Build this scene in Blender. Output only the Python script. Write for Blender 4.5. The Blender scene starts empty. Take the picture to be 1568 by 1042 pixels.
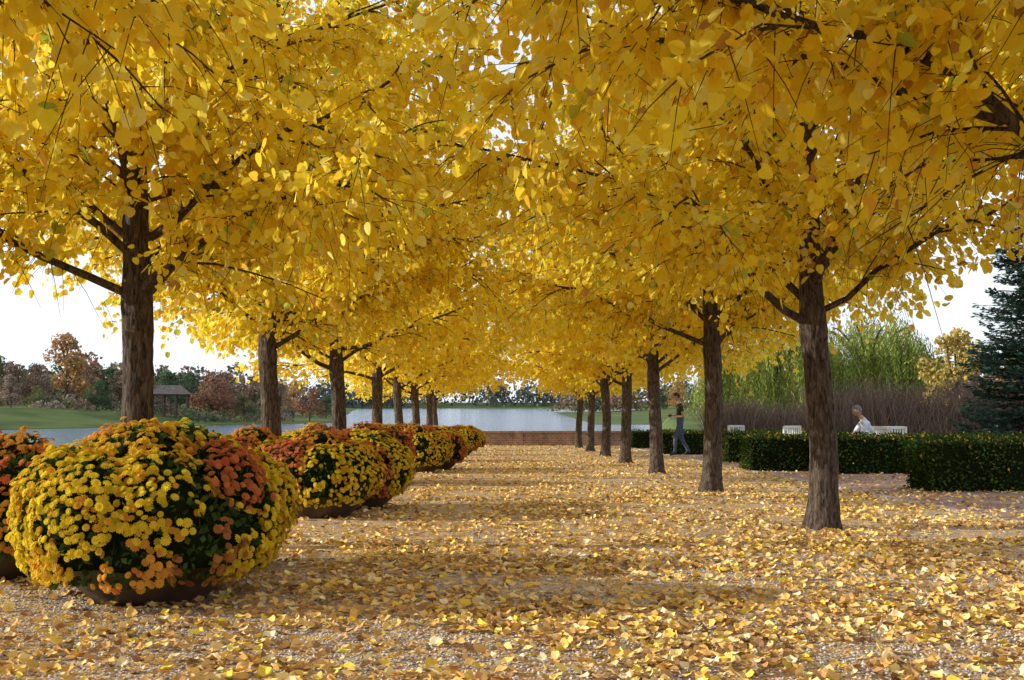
import bpy, bmesh, math, random
import numpy as np
from mathutils import Vector, noise, Matrix
R=math.radians
rng=np.random.default_rng(7)
random.seed(7)
SC=bpy.context.scene
COL=SC.collection

# ------------------------------------------------------------------ helpers
class MB:
    def __init__(s): s.V=[];s.C=[];s.F=[];s.n=0
    def add(s,V,groups,mat,col):
        V=np.asarray(V,float).reshape(-1,3)
        c=np.asarray(col,float)
        if c.ndim==1: c=np.tile(c[:3],(len(V),1))
        s.V.append(V);s.C.append(c[:,:3])
        for F in groups: s.F.append((np.asarray(F,int)+s.n,mat))
        s.n+=len(V)
    def mesh(s,name,mats,smooth=()):
        V=np.concatenate(s.V);C=np.concatenate(s.C)
        me=bpy.data.meshes.new(name)
        tot=[];loops=[];mi=[]
        for F,m in s.F:
            loops.append(F.reshape(-1));tot.append(np.full(len(F),F.shape[1]));mi.append(np.full(len(F),m))
        loops=np.concatenate(loops);tot=np.concatenate(tot);mi=np.concatenate(mi)
        me.vertices.add(len(V));me.vertices.foreach_set('co',V.astype(np.float32).ravel())
        me.loops.add(len(loops));me.loops.foreach_set('vertex_index',loops.astype(np.int32))
        me.polygons.add(len(tot))
        st=np.concatenate([[0],np.cumsum(tot)[:-1]])
        me.polygons.foreach_set('loop_start',st.astype(np.int32))
        me.polygons.foreach_set('loop_total',tot.astype(np.int32))
        me.polygons.foreach_set('material_index',mi.astype(np.int32))
        me.polygons.foreach_set('use_smooth',np.isin(mi,list(smooth)))
        a=me.color_attributes.new('Col','FLOAT_COLOR','POINT')
        a.data.foreach_set('color',np.concatenate([C,np.ones((len(C),1))],1).astype(np.float32).ravel())
        for m in mats: me.materials.append(m)
        me.update(calc_edges=True)
        return me
def obj(name,me,loc=(0,0,0),rz=0,sc=1,parent=None):
    o=bpy.data.objects.new(name,me);o.location=loc;o.rotation_euler=(0,0,rz)
    o.scale=(sc,sc,sc) if not hasattr(sc,'__len__') else sc
    COL.objects.link(o)
    if parent: o.parent=parent
    return o
def empty(name,loc=(0,0,0),rz=0):
    o=bpy.data.objects.new(name,None);o.location=loc;o.rotation_euler=(0,0,rz);o.empty_display_size=.2
    COL.objects.link(o);return o
def nrm(a): return a/np.maximum(np.linalg.norm(a,axis=-1,keepdims=True),1e-9)
def tube(mb,P,rad,sides,mat,col,ridge=0,cap=False):
    P=np.asarray(P,float);n=len(P);rad=np.broadcast_to(np.asarray(rad,float),(n,))
    T=nrm(np.gradient(P,axis=0))
    ref=np.array([0.,0,1]) if abs(T[0,2])<.8 else np.array([1.,0,0])
    U=nrm(np.cross(T,ref));W=np.cross(T,U)
    a=np.linspace(0,2*np.pi,sides,endpoint=False)
    rr=rad[:,None]*np.ones((n,sides))
    if ridge:
        z=P[:,2:3]
        rr=rr*(1+ridge*(np.sin(a*9+2.2*np.sin(z*3.1)+z*.7)*.6+np.sin(a*14-z*4+3*np.sin(z*1.7))*.4+.8*np.sin(a*3+z*1.9)*.7)
               +ridge*.5*rng.standard_normal((n,sides)))
    V=P[:,None,:]+rr[:,:,None]*(np.cos(a)[None,:,None]*U[:,None,:]+np.sin(a)[None,:,None]*W[:,None,:])
    i=np.arange(n-1)[:,None];j=np.arange(sides)[None,:];k=(j+1)%sides
    F=np.stack([i*sides+j,i*sides+k,(i+1)*sides+k,(i+1)*sides+j],-1).reshape(-1,4)
    g=[F]
    if cap: g=[F,np.array([list(range(sides))[::-1]]),np.array([list(range((n-1)*sides,n*sides))])]
    mb.add(V,g,mat,col)
def cards(mb,TV,TF,pos,X,Z,s,mat,col):
    X=nrm(X);Y=nrm(np.cross(Z,X));Z=np.cross(X,Y)
    s=np.broadcast_to(np.asarray(s,float),(len(pos),))
    TV=np.asarray(TV,float)
    V=pos[:,None,:]+s[:,None,None]*(TV[None,:,0:1]*X[:,None,:]+TV[None,:,1:2]*Y[:,None,:]+TV[None,:,2:3]*Z[:,None,:])
    p=len(TV);off=(np.arange(len(pos))*p)[:,None,None]
    groups=[(off+np.array(F)[None]).reshape(-1,len(F[0])) for F in TF]
    col=np.asarray(col,float)
    if col.ndim==1: col=np.tile(col,(len(pos),1))
    if col.ndim==2: c=np.repeat(col,p,axis=0)
    else: c=col.reshape(-1,3)
    mb.add(V.reshape(-1,3),groups,mat,c)
LEAF=[(0,0,0),(-.07,.2,.05),(.12,.42,.09),(.48,.43,.09),(.84,.21,.04),(1,0,0),(.84,-.21,.04),(.48,-.43,.09),(.12,-.42,.09),(-.07,-.2,.05)]
LEAFF=[[[0,5,4,3,2,1],[0,9,8,7,6,5]]]
LEAFL=[(0,0,0),(.12,.39,.09),(.68,.38,.08),(1,0,0),(.68,-.38,.08),(.12,-.39,.09)]
LEAFLF=[[[0,3,2,1],[0,5,4,3]]]
CARD=[(-.5,0,0),(0,-.36,.08),(.5,0,0),(0,.36,.08)]
CARDF=[[[0,1,2,3]]]
NEED=[(0,0,0),(.5,-.11,0),(1,0,0),(.5,.11,0)]
def rv(n): return nrm(rng.standard_normal((n,3)))
def box(mb,lo,hi,mat=0,col=(.5,.5,.5)):
    x0,y0,z0=lo;x1,y1,z1=hi
    V=[(x0,y0,z0),(x1,y0,z0),(x1,y1,z0),(x0,y1,z0),(x0,y0,z1),(x1,y0,z1),(x1,y1,z1),(x0,y1,z1)]
    mb.add(V,[[(0,3,2,1),(4,5,6,7),(0,1,5,4),(1,2,6,5),(2,3,7,6),(3,0,4,7)]],mat,col)

# ------------------------------------------------------------------ materials
def newmat(name):
    m=bpy.data.materials.new(name);m.use_nodes=True;nt=m.node_tree
    return m,nt,nt.nodes['Principled BSDF'],nt.nodes['Material Output']
def simple(name,c,rough=.6,spec=.3,nscale=0,namt=.15,bump=0):
    m,nt,b,o=newmat(name);b.inputs['Roughness'].default_value=rough;b.inputs['Specular IOR Level'].default_value=spec
    b.inputs['Base Color'].default_value=(*c,1)
    if nscale:
        tc=nt.nodes.new('ShaderNodeTexCoord');n=nt.nodes.new('ShaderNodeTexNoise');n.inputs['Scale'].default_value=nscale;n.inputs['Detail'].default_value=6
        nt.links.new(tc.outputs['Object'],n.inputs['Vector'])
        r=nt.nodes.new('ShaderNodeValToRGB');r.color_ramp.elements[0].position=.3;r.color_ramp.elements[1].position=.7
        r.color_ramp.elements[0].color=(*[x*(1-namt*2) for x in c],1);r.color_ramp.elements[1].color=(*[min(1,x*(1+namt*2)) for x in c],1)
        nt.links.new(n.outputs['Fac'],r.inputs['Fac']);nt.links.new(r.outputs['Color'],b.inputs['Base Color'])
        if bump:
            bp=nt.nodes.new('ShaderNodeBump');bp.inputs['Strength'].default_value=bump;bp.inputs['Distance'].default_value=.02
            nt.links.new(n.outputs['Fac'],bp.inputs['Height']);nt.links.new(bp.outputs['Normal'],b.inputs['Normal'])
    return m
def leafmat(name,trans=.5,tint=None,rough=.5,tgain=1.0,spec=0):
    m,nt,b,o=newmat(name)
    at=nt.nodes.new('ShaderNodeAttribute');at.attribute_name='Col'
    src=at.outputs['Color']
    if tint:
        mx=nt.nodes.new('ShaderNodeMix');mx.data_type='RGBA';mx.blend_type='MULTIPLY';mx.inputs['Factor'].default_value=1
        nt.links.new(src,mx.inputs[6]);mx.inputs[7].default_value=(*tint,1);src=mx.outputs[2]
    if spec:
        b.inputs['Roughness'].default_value=rough;b.inputs['Specular IOR Level'].default_value=spec
        nt.links.new(src,b.inputs['Base Color']);base=b.outputs[0]
    else:
        nt.nodes.remove(b);d=nt.nodes.new('ShaderNodeBsdfDiffuse');nt.links.new(src,d.inputs['Color']);base=d.outputs[0]
    if trans==0:
        nt.links.new(base,o.inputs['Surface']);return m
    t=nt.nodes.new('ShaderNodeBsdfTranslucent')
    g=nt.nodes.new('ShaderNodeGamma');g.inputs['Gamma'].default_value=tgain
    nt.links.new(src,g.inputs['Color']);nt.links.new(g.outputs['Color'],t.inputs['Color'])
    ms=nt.nodes.new('ShaderNodeMixShader');ms.inputs['Fac'].default_value=trans
    nt.links.new(base,ms.inputs[1]);nt.links.new(t.outputs[0],ms.inputs[2]);nt.links.new(ms.outputs[0],o.inputs['Surface'])
    return m
def barkmat(name,c1,c2):
    m,nt,b,o=newmat(name);b.inputs['Roughness'].default_value=.9;b.inputs['Specular IOR Level'].default_value=.15
    tc=nt.nodes.new('ShaderNodeTexCoord');mp=nt.nodes.new('ShaderNodeMapping');mp.inputs['Scale'].default_value=(36,36,8)
    nt.links.new(tc.outputs['Object'],mp.inputs['Vector'])
    n=nt.nodes.new('ShaderNodeTexNoise');n.inputs['Scale'].default_value=1;n.inputs['Detail'].default_value=8;n.inputs['Roughness'].default_value=.65;n.inputs['Distortion'].default_value=.9
    nt.links.new(mp.outputs[0],n.inputs['Vector'])
    r=nt.nodes.new('ShaderNodeValToRGB');e=r.color_ramp.elements;e[0].position=.38;e[0].color=(*c1,1);e[1].position=.66;e[1].color=(*c2,1)
    nt.links.new(n.outputs['Fac'],r.inputs['Fac'])
    nt.links.new(r.outputs['Color'],b.inputs['Base Color'])
    bp=nt.nodes.new('ShaderNodeBump');bp.inputs['Strength'].default_value=1;bp.inputs['Distance'].default_value=.05
    nt.links.new(n.outputs['Fac'],bp.inputs['Height']);nt.links.new(bp.outputs['Normal'],b.inputs['Normal'])
    return m
M_leaf=leafmat('linden_leaf',.5,tgain=.8)
M_fall=leafmat('fallen_leaf',0)
M_bark=barkmat('bark',(.034,.026,.021),(.22,.165,.125))
M_green=leafmat('green_leaf',.2)
M_petal=leafmat('petal',.3)
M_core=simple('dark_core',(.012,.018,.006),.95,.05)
M_twig=leafmat('twig',0)

# ------------------------------------------------------------------ terrain
def gz(y): return -0.0157*y
def ss(t): t=np.clip(t,0,1);return t*t*(3-2*t)
WZ=-2.0
def height(x,y):
    z=np.full(x.shape,-4.0)
    d=np.minimum(x+9,52.6-y);top=-0.0157*np.clip(y,-60,53)
    z=np.maximum(z,np.where(d>=-1e-6,top,-4+ (top+4)*ss(1+d/.6)))
    d=np.minimum(x-(7.2+.13*(y-52)),175-y);z=np.maximum(z,-4+(3.15+.004*np.clip(x-20,0,200))*ss((d+1.5)/3.))
    d=np.minimum(np.minimum(x-13-.02*(y-180),y-176),470-y);z=np.maximum(z,-4+2.05*ss((d+3)/4)+2.3*ss(d/70))
    d=np.minimum(y-(140+(np.clip(x,-90,0)+60)*1.7),-(x+28)-.12*(y-195));z=np.maximum(z,-4+2.1*ss((d+3)/4)+2.4*ss(d/50)+.4*np.sin(x*.05)*ss(d/50))
    d=y-900+30*np.sin(x*.008);z=np.maximum(z,-4+2.1*ss((d+6)/8)+5*ss(d/120))
    d=x-60;z=np.maximum(z,np.where(y<175,-4+3.4*ss(d/10),-4))
    return z
xs=np.unique(np.round(np.concatenate([np.linspace(-4000,-260,40),np.linspace(-260,-60,60),np.linspace(-60,-10,50),[-9.6,-9.3,-9],np.linspace(-8,30,60),np.linspace(31,120,60),np.linspace(130,4000,50)]),3))
ys=np.unique(np.round(np.concatenate([np.linspace(-400,-10,14),np.linspace(-5,52.5,30),[52.6,52.9,53.2],np.linspace(54,260,160),np.linspace(265,500,60),np.linspace(520,1050,60),np.linspace(1100,7000,30)]),3))
GX,GY=np.meshgrid(xs,ys);GZ=height(GX,GY)
nx,ny=len(xs),len(ys)
i=np.arange(ny-1)[:,None];j=np.arange(nx-1)[None,:]
F=np.stack([i*nx+j,i*nx+j+1,(i+1)*nx+j+1,(i+1)*nx+j],-1).reshape(-1,4)
m,nt,b,o=newmat('grass');b.inputs['Roughness'].default_value=.9;b.inputs['Specular IOR Level'].default_value=.1
tc=nt.nodes.new('ShaderNodeTexCoord');n1=nt.nodes.new('ShaderNodeTexNoise');n1.inputs['Scale'].default_value=.12;n1.inputs['Detail'].default_value=10
nt.links.new(tc.outputs['Object'],n1.inputs['Vector'])
r=nt.nodes.new('ShaderNodeValToRGB');e=r.color_ramp.elements;e[0].position=.3;e[0].color=(.045,.075,.02,1);e[1].position=.6;e[1].color=(.11,.15,.04,1)
x=e.new(.68);x.color=(.22,.17,.06,1)
nt.links.new(n1.outputs['Fac'],r.inputs['Fac']);nt.links.new(r.outputs['Color'],b.inputs['Base Color'])
M_grass=m
mb=MB();mb.add(np.stack([GX,GY,GZ],-1),[F],0,(.1,.1,.1))
obj('ground',mb.mesh('ground',[M_grass],(0,)))

# water
m,nt,b,o=newmat('water');b.inputs['Base Color'].default_value=(.07,.13,.20,1);b.inputs['Roughness'].default_value=.12;b.inputs['IOR'].default_value=1.33
tc=nt.nodes.new('ShaderNodeTexCoord');mp=nt.nodes.new('ShaderNodeMapping');mp.inputs['Scale'].default_value=(.35,1.0,1)
n1=nt.nodes.new('ShaderNodeTexNoise');n1.inputs['Scale'].default_value=1.4;n1.inputs['Detail'].default_value=6
nt.links.new(tc.outputs['Object'],mp.inputs['Vector']);nt.links.new(mp.outputs[0],n1.inputs['Vector'])
bp=nt.nodes.new('ShaderNodeBump');bp.inputs['Strength'].default_value=.9;bp.inputs['Distance'].default_value=.7
nt.links.new(n1.outputs['Fac'],bp.inputs['Height']);nt.links.new(bp.outputs['Normal'],b.inputs['Normal'])
mb=MB();mb.add([(-4000,-400,WZ),(4000,-400,WZ),(4000,1100,WZ),(-4000,1100,WZ)],[[(0,1,2,3)]],0,(0,0,0))
obj('lake_water',mb.mesh('lake_water',[m]))

# gravel terrace
def gravelmat():
    m,nt,b,o=newmat('gravel');b.inputs['Roughness'].default_value=.9;b.inputs['Specular IOR Level'].default_value=.1
    N=nt.nodes;L=nt.links
    tc=N.new('ShaderNodeTexCoord')
    v=N.new('ShaderNodeTexVoronoi');v.inputs['Scale'].default_value=62;L.new(tc.outputs['Object'],v.inputs['Vector'])
    sp=N.new('ShaderNodeSeparateColor');L.new(v.outputs['Color'],sp.inputs[0])
    r=N.new('ShaderNodeValToRGB');e=r.color_ramp.elements;e[0].position=0;e[0].color=(.38,.30,.24,1);e[1].position=1;e[1].color=(.87,.79,.70,1)
    x=e.new(.35);x.color=(.66,.56,.47,1);x=e.new(.7);x.color=(.77,.65,.56,1)
    L.new(sp.outputs[0],r.inputs['Fac'])
    g=N.new('ShaderNodeValToRGB');g.color_ramp.elements[0].position=.3;g.color_ramp.elements[0].color=(1,1,1,1);g.color_ramp.elements[1].position=.75;g.color_ramp.elements[1].color=(.38,.32,.28,1)
    L.new(v.outputs['Distance'],g.inputs['Fac'])
    mx=N.new('ShaderNodeMix');mx.data_type='RGBA';mx.blend_type='MULTIPLY';mx.inputs[0].default_value=1
    L.new(r.outputs[0],mx.inputs[6]);L.new(g.outputs[0],mx.inputs[7])
    v2=N.new('ShaderNodeTexVoronoi');v2.inputs['Scale'].default_value=17;v2.inputs['Randomness'].default_value=1
    ns=N.new('ShaderNodeTexNoise');ns.inputs['Scale'].default_value=25;L.new(tc.outputs['Object'],ns.inputs['Vector'])
    ad=N.new('ShaderNodeMix');ad.data_type='RGBA';ad.blend_type='LINEAR_LIGHT';ad.inputs[0].default_value=.03
    L.new(tc.outputs['Object'],ad.inputs[6]);L.new(ns.outputs['Color'],ad.inputs[7]);L.new(ad.outputs[2],v2.inputs['Vector'])
    s2=N.new('ShaderNodeSeparateColor');L.new(v2.outputs['Color'],s2.inputs[0])
    lr=N.new('ShaderNodeValToRGB');e=lr.color_ramp.elements;e[0].color=(.78,.51,.19,1);e[1].color=(.90,.70,.34,1);x=e.new(.5);x.color=(.54,.34,.15,1)
    L.new(s2.outputs[1],lr.inputs['Fac'])
    nb=N.new('ShaderNodeTexNoise');nb.inputs['Scale'].default_value=.8;nb.inputs['Detail'].default_value=4;L.new(tc.outputs['Object'],nb.inputs['Vector'])
    th=N.new('ShaderNodeMath');th.operation='MULTIPLY';th.inputs[1].default_value=.92;L.new(nb.outputs['Fac'],th.inputs[0])
    lt=N.new('ShaderNodeMath');lt.operation='LESS_THAN';L.new(s2.outputs[0],lt.inputs[0]);L.new(th.outputs[0],lt.inputs[1])
    m2=N.new('ShaderNodeMix');m2.data_type='RGBA';L.new(lt.outputs[0],m2.inputs[0]);L.new(mx.outputs[2],m2.inputs[6]);L.new(lr.outputs[0],m2.inputs[7])
    L.new(m2.outputs[2],b.inputs['Base Color'])
    bp=N.new('ShaderNodeBump');bp.invert=True;bp.inputs['Strength'].default_value=.8;bp.inputs['Distance'].default_value=.012
    L.new(v.outputs['Distance'],bp.inputs['Height']);L.new(bp.outputs['Normal'],b.inputs['Normal'])
    return m
M_gravel=gravelmat()
def sheet(name,x0,x1,y0,y1,lift,mat):
    mb=MB();mb.add([(x0,y0,gz(y0)+lift),(x1,y0,gz(y0)+lift),(x1,y1,gz(y1)+lift),(x0,y1,gz(y1)+lift)],[[(0,1,2,3)]],0,(0,0,0))
    return obj(name,mb.mesh(name,[mat]))
sheet('gravel_terrace',-8.9,5.1,-12,52.0,.006,M_gravel)
def brickmat(name,c1,c2,mort,scale,axis,bw=.5,rh=.25):
    m,nt,b,o=newmat(name);b.inputs['Roughness'].default_value=.85;b.inputs['Specular IOR Level'].default_value=.2
    N=nt.nodes;L=nt.links;tc=N.new('ShaderNodeTexCoord');mp=N.new('ShaderNodeMapping')
    if axis=='xz': mp.inputs['Rotation'].default_value=(R(90),0,0)
    L.new(tc.outputs['Object'],mp.inputs['Vector'])
    t=N.new('ShaderNodeTexBrick');t.inputs['Scale'].default_value=scale;t.inputs['Color1'].default_value=(*c1,1);t.inputs['Color2'].default_value=(*c2,1);t.inputs['Mortar'].default_value=(*mort,1)
    t.inputs['Mortar Size'].default_value=.025;t.inputs['Brick Width'].default_value=bw;t.inputs['Row Height'].default_value=rh
    L.new(mp.outputs[0],t.inputs['Vector'])
    n=N.new('ShaderNodeTexNoise');n.inputs['Scale'].default_value=3;n.inputs['Detail'].default_value=6;L.new(tc.outputs['Object'],n.inputs['Vector'])
    r=N.new('ShaderNodeValToRGB');r.color_ramp.elements[0].position=.3;r.color_ramp.elements[0].color=(.65,.65,.65,1);r.color_ramp.elements[1].position=.7;r.color_ramp.elements[1].color=(1.2,1.15,1.1,1)
    L.new(n.outputs['Fac'],r.inputs['Fac'])
    mx=N.new('ShaderNodeMix');mx.data_type='RGBA';mx.blend_type='MULTIPLY';mx.inputs[0].default_value=1
    L.new(t.outputs['Color'],mx.inputs[6]);L.new(r.outputs[0],mx.inputs[7]);L.new(mx.outputs[2],b.inputs['Base Color'])
    bp=N.new('ShaderNodeBump');bp.invert=True;bp.inputs['Strength'].default_value=.6;bp.inputs['Distance'].default_value=.01
    L.new(t.outputs['Fac'],bp.inputs['Height']);L.new(bp.outputs['Normal'],b.inputs['Normal'])
    return m
M_path=brickmat('path_brick',(.40,.25,.21),(.48,.32,.27),(.30,.23,.2),2.4,'xy')
M_wall=brickmat('wall_brick',(.30,.17,.12),(.44,.28,.21),(.50,.44,.38),2.6,'xz')
M_stone=simple('stone',(.42,.36,.3),.85,.2,9,.12,.3)
sheet('brick_path',5.1,30,-12,52.0,.010,M_path)
mb=MB()
for k in range(62):
    y=-10+k;z=gz(y+.5)
    box(mb,(5.04,y+.005,z-.06),(5.16,y+.995,z+.024),0)
obj('stone_edging',mb.mesh('stone_edging',[M_stone]))
wz=gz(52.2)
e=empty('brick_wall',(0,52.2,wz))
mb=MB();box(mb,(-9.0,-.15,-.6),(10,.15,.58))
for k in range(7): box(mb,(-8.6+k*3,-.22,-.6),(-8.2+k*3,-.153,.578))
obj('wall_body',mb.mesh('wall_body',[M_wall]),parent=e)
mb=MB()
for k in range(19): box(mb,(-9.05+k,-.26,.583),(-9.05+k+.99,.2,.66))
obj('coping',mb.mesh('coping',[simple('coping_brick',(.42,.28,.21),.85,.2,6,.15)]),parent=e)
e=empty('stone_parapet',(-8.95,0,0))
mb=MB()
for k in range(34):
    y=-16+k*2;z=gz(y+1)
    box(mb,(-.16,y,z-.8),(.16,y+1.98,z+.3))
obj('parapet_stones',mb.mesh('parapet_stones',[M_stone]),parent=e)

# ------------------------------------------------------------------ linden trees
def leafcols(n):
    pal=np.array([[.95,.71,.035],[.95,.77,.07],[.93,.62,.03],[.94,.69,.035],[.95,.83,.20],[.84,.48,.05],[.48,.24,.06],[.40,.54,.07]])
    p=np.array([.28,.23,.15,.18,.11,.03,.012,.010]);p/=p.sum()
    c=pal[rng.choice(len(pal),n,p=p)]
    return c*(1+.05*rng.standard_normal((n,1)))
def linden(seed,H=7.6,Rc=3.7,z0=2.0,leafsize=.077,dens=1.4,lod=False):
    global rng
    rng=np.random.default_rng(seed)
    if lod: dens*=.62;leafsize*=1.32
    mb=MB()
    n=90;z=np.linspace(-.15,H,n)
    px=.05*np.sin(z*.9+seed)+.02*np.sin(z*2.3+seed*2);py=.05*np.cos(z*.8+seed*1.3)
    px-=px[2];py-=py[2]
    rad=.134-.012*np.clip(z,0,2)-.022*np.clip(z-2,0,10);rad=np.maximum(rad,.010)
    rad*=1+.42*np.exp(-np.clip(z,0,9)/.13)+.12*np.exp(-((z-1.95)/.25)**2)
    P=np.stack([px,py,z],1)
    tube(mb,P,rad,36,0,(.1,.07,.05),ridge=.055)
    def tp(h): return np.array([np.interp(h,z,px),np.interp(h,z,py),h])
    LP=[];LD=[];LC=[];LG=[]
    def spray(b0,dd,l3,scol):
        t3=np.linspace(0,1,3)
        T=b0+dd*l3*t3[:,None]+np.array([0,0,-1])*(.3*l3*t3**2)[:,None]
        if not lod: tube(mb,T,[.0035,.0025,.0012],3,0,(.09,.06,.04))
        nlf=rng.integers(8,14)
        tl=rng.uniform(.05,1.05,nlf)
        pp=b0+dd*l3*tl[:,None]-np.array([0,0,1])*(.3*l3*tl**2)[:,None]
        pp+=rng.normal(0,.035,(nlf,3))
        LP.append(pp);LD.append(np.tile(dd,(nlf,1)));LC.append(np.full(nlf,scol*rng.normal(1,.05)));LG.append(np.full(nlf,rng.uniform()<.012))
    nl=31
    az=rng.uniform(0,6.28)
    for k in range(nl):
        u=k/(nl-1)
        h=z0-.05+(H-z0-.7)*u**1.35+rng.uniform(-.06,.06)
        az+=2.399+rng.uniform(-.3,.3)
        L=np.interp(h,[1.9,2.6,3.8,5.5,6.6,H],[.86,.97,1,.85,.6,.25])*Rc*rng.uniform(.85,1.1)
        el=np.interp(u,[0,.15,.5,1],[R(29),R(28),R(36),R(60)])+rng.uniform(-.15,.15)
        m_=9;t=np.linspace(0,1,m_)
        bend=np.interp(u,[0,.3,1],[1.1,.8,.1])
        els=el-bend*el*1.25*t*t+rng.normal(0,.14,m_)
        azs=az+np.cumsum(rng.normal(0,.14,m_))
        D=np.stack([np.cos(els)*np.cos(azs),np.cos(els)*np.sin(azs),np.sin(els)],1)
        Q=tp(h)+np.concatenate([[[0,0,0]],np.cumsum(D[:-1]*L/(m_-1),0)])
        r0=(.036 if u<.4 else .022)*rng.uniform(.65,1.1)
        tube(mb,Q,r0*(1-t)**.9+.004,7,0,(.1,.07,.05))
        ns=int(L/.18)
        side=1
        for si in range(ns):
            ts=.14 if u<.2 else .05
            tt=ts+(1-ts)*(si+rng.uniform(0,.6))/ns
            tt=min(tt,.99)
            bpz=np.array([np.interp(tt,t,Q[:,a]) for a in range(3)])
            d0=D[min(int(tt*(m_-1)),m_-1)]
            side=-side
            ang=side*rng.uniform(.55,1.1)*(1-.4*tt)
            ca,sa=math.cos(ang),math.sin(ang)
            d=np.array([d0[0]*ca-d0[1]*sa,d0[0]*sa+d0[1]*ca,d0[2]+rng.uniform(-.5,.45)]);d/=np.linalg.norm(d)
            l2=(1.2-.55*tt)*rng.uniform(.55,1.1)*min(1,L/2.4)
            q=5;t2=np.linspace(0,1,q)
            W=bpz+d*l2*t2[:,None]+np.array([0,0,-1])*(.28*l2*t2**2)[:,None]+rng.normal(0,.02,(q,3))*t2[:,None]
            tube(mb,W,.008*(1-t2)+.003,4,0,(.09,.06,.045))
            scol=rng.normal(1,.05)
            nt_=max(3,int(l2/.12*dens*(1.1 if h<4 else .9 if h<5.2 else .45)))
            for wi in range(nt_):
                tw=.05+.95*(wi+rng.uniform(0,1))/nt_
                tw=min(tw,1)
                b0=np.array([np.interp(tw,t2,W[:,a]) for a in range(3)])
                dd=d*.5+rng.normal(0,.65,3)*np.array([1,1,.8])+np.array([0,0,-.3]);dd/=np.linalg.norm(dd)
                spray(b0,dd,rng.uniform(.2,.55),scol)
    for k in range(45):
        h=rng.uniform(3.2,H-1);a=rng.uniform(0,6.28);dd=np.array([math.cos(a),math.sin(a),rng.uniform(-.3,.5)])
        spray(tp(h)+dd*.1,dd/np.linalg.norm(dd),rng.uniform(.25,.5),1.)
    LP=np.concatenate(LP);LD=np.concatenate(LD);LC=np.concatenate(LC);LG=np.concatenate(LG);N=len(LP)
    rr_=np.hypot(LP[:,0],LP[:,1])
    keep=LP[:,2]>z0-.2+.6*np.exp(-(rr_/.9)**2)+rng.uniform(0,.45,N);LP=LP[keep];LD=LD[keep];LC=LC[keep];LG=LG[keep];N=len(LP)
    X=nrm(LD*np.array([1,1,.4])*.45+np.array([0,0,-.62])+rng.normal(0,.42,(N,3)))
    out=nrm(LP*np.array([1,1,0]))
    Z=nrm(out*.35+rng.normal(0,.75,(N,3))+np.array([0,0,.45]))
    col=leafcols(N)*LC[:,None]
    g=LG.astype(bool);col[g]=col[g]*.35+np.array([.30,.44,.05])*.65
    col=np.clip(col,0,.96)
    cards(mb,LEAFL if lod else LEAF,LEAFLF if lod else LEAFF,LP,X,Z,leafsize*rng.uniform(.6,1.2,N),1,col)
    return mb.mesh('linden_mesh_%d%s'%(seed,'_far' if lod else ''),[M_bark,M_leaf],(0,))
VAR=[linden(3),linden(11),linden(23)]
VARL=[linden(3,lod=True),linden(11,lod=True),linden(23,lod=True)]
LEFTY=[3.4,9.42,15.2,21.1,27.1,33.6,39.5,46.0,51.0]
RIGHTY=[5.1,11.1,17.1,23.2,29.2,35.0,41.2,47.6]
k=0
for y in [-2.6]+LEFTY:
    s=.96+.08*((k*37)%10)/10
    obj('linden_tree',(VAR if 0<y<20 else VARL)[k%3],(-3.0,y,gz(y)),rz=k*2.1+.4,sc=s);k+=1
for y in [-.9]+RIGHTY:
    s=.97+.08*((k*53)%10)/10
    obj('linden_tree',(VAR if 0<y<20 else VARL)[(k+1)%3],(3.0,y,gz(y)),rz=k*1.7+(1.0 if y!=5.1 else 2.0),sc=s);k+=1
rng=np.random.default_rng(99)

# ------------------------------------------------------------------ fallen leaves
def noisemask(P,sc,off=0):
    return np.array([noise.noise(Vector((p[0]*sc,p[1]*sc,off))) for p in P])
FALL=[(0,0,.10),(-.02,.28,.16),(.25,.46,.28),(.62,.33,.16),(1,0,.14),(.62,-.33,.10),(.25,-.46,.24),(-.02,-.28,.12),(.4,0,0)]
FALLF=[[[0,8,2,1],[8,4,3,2],[0,7,6,8],[8,6,5,4]]]
mb=MB()
zones=[(2.5,6,-5,6,620),(6,10,-6,7,480),(10,18,-8,10,260),(18,30,-8,9,120),(30,52,-8,9,60)]
for (y0,y1,x0,x1,dn) in zones:
    n=int((y1-y0)*(x1-x0)*dn)
    P=np.stack([rng.uniform(x0,x1,n),rng.uniform(y0,y1,n)],1)
    q=noisemask(P,.9)+.7*noisemask(P,3.,5)
    pr=np.clip(.62+q*1.0,.15,1)*np.where(P[:,0]>5.1,.4,1)*np.where(P[:,0]<-1.2,.6,1)
    P=P[rng.uniform(0,1,n)<pr];n=len(P)
    pos=np.stack([P[:,0],P[:,1],gz(P[:,1])+.008+rng.uniform(0,.02,n)],1)
    a=rng.uniform(0,6.28,n);X=np.stack([np.cos(a),np.sin(a),rng.normal(0,.24,n)],1)
    Z=nrm(np.array([0,0,1])+rng.normal(0,.40,(n,3)))
    pal=np.array([[.88,.58,.18],[.90,.68,.30],[.76,.47,.16],[.52,.30,.13],[.94,.70,.10],[.90,.76,.48],[.34,.19,.10]])
    c=pal[rng.choice(7,n,p=[.23,.2,.18,.13,.10,.09,.07])]*(1+.12*rng.standard_normal((n,1)))
    cards(mb,FALL,FALLF,pos,X,Z,rng.uniform(.034,.066,n),0,np.clip(c,0,.95))
obj('fallen_leaves',mb.mesh('fallen_leaves',[M_fall]))
mb=MB()
OV=[(1,0,0),(0,1,0),(-1,0,0),(0,-1,0),(0,0,.7),(0,0,-.7),(.6,.6,.35),(-.6,.6,.35),(-.6,-.6,.35),(.6,-.6,.35)]
OF=[[[0,6,4],[6,1,4],[1,7,4],[7,2,4],[2,8,4],[8,3,4],[3,9,4],[9,0,4],[0,1,6],[1,2,7],[2,3,8],[3,0,9]]]
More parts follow.
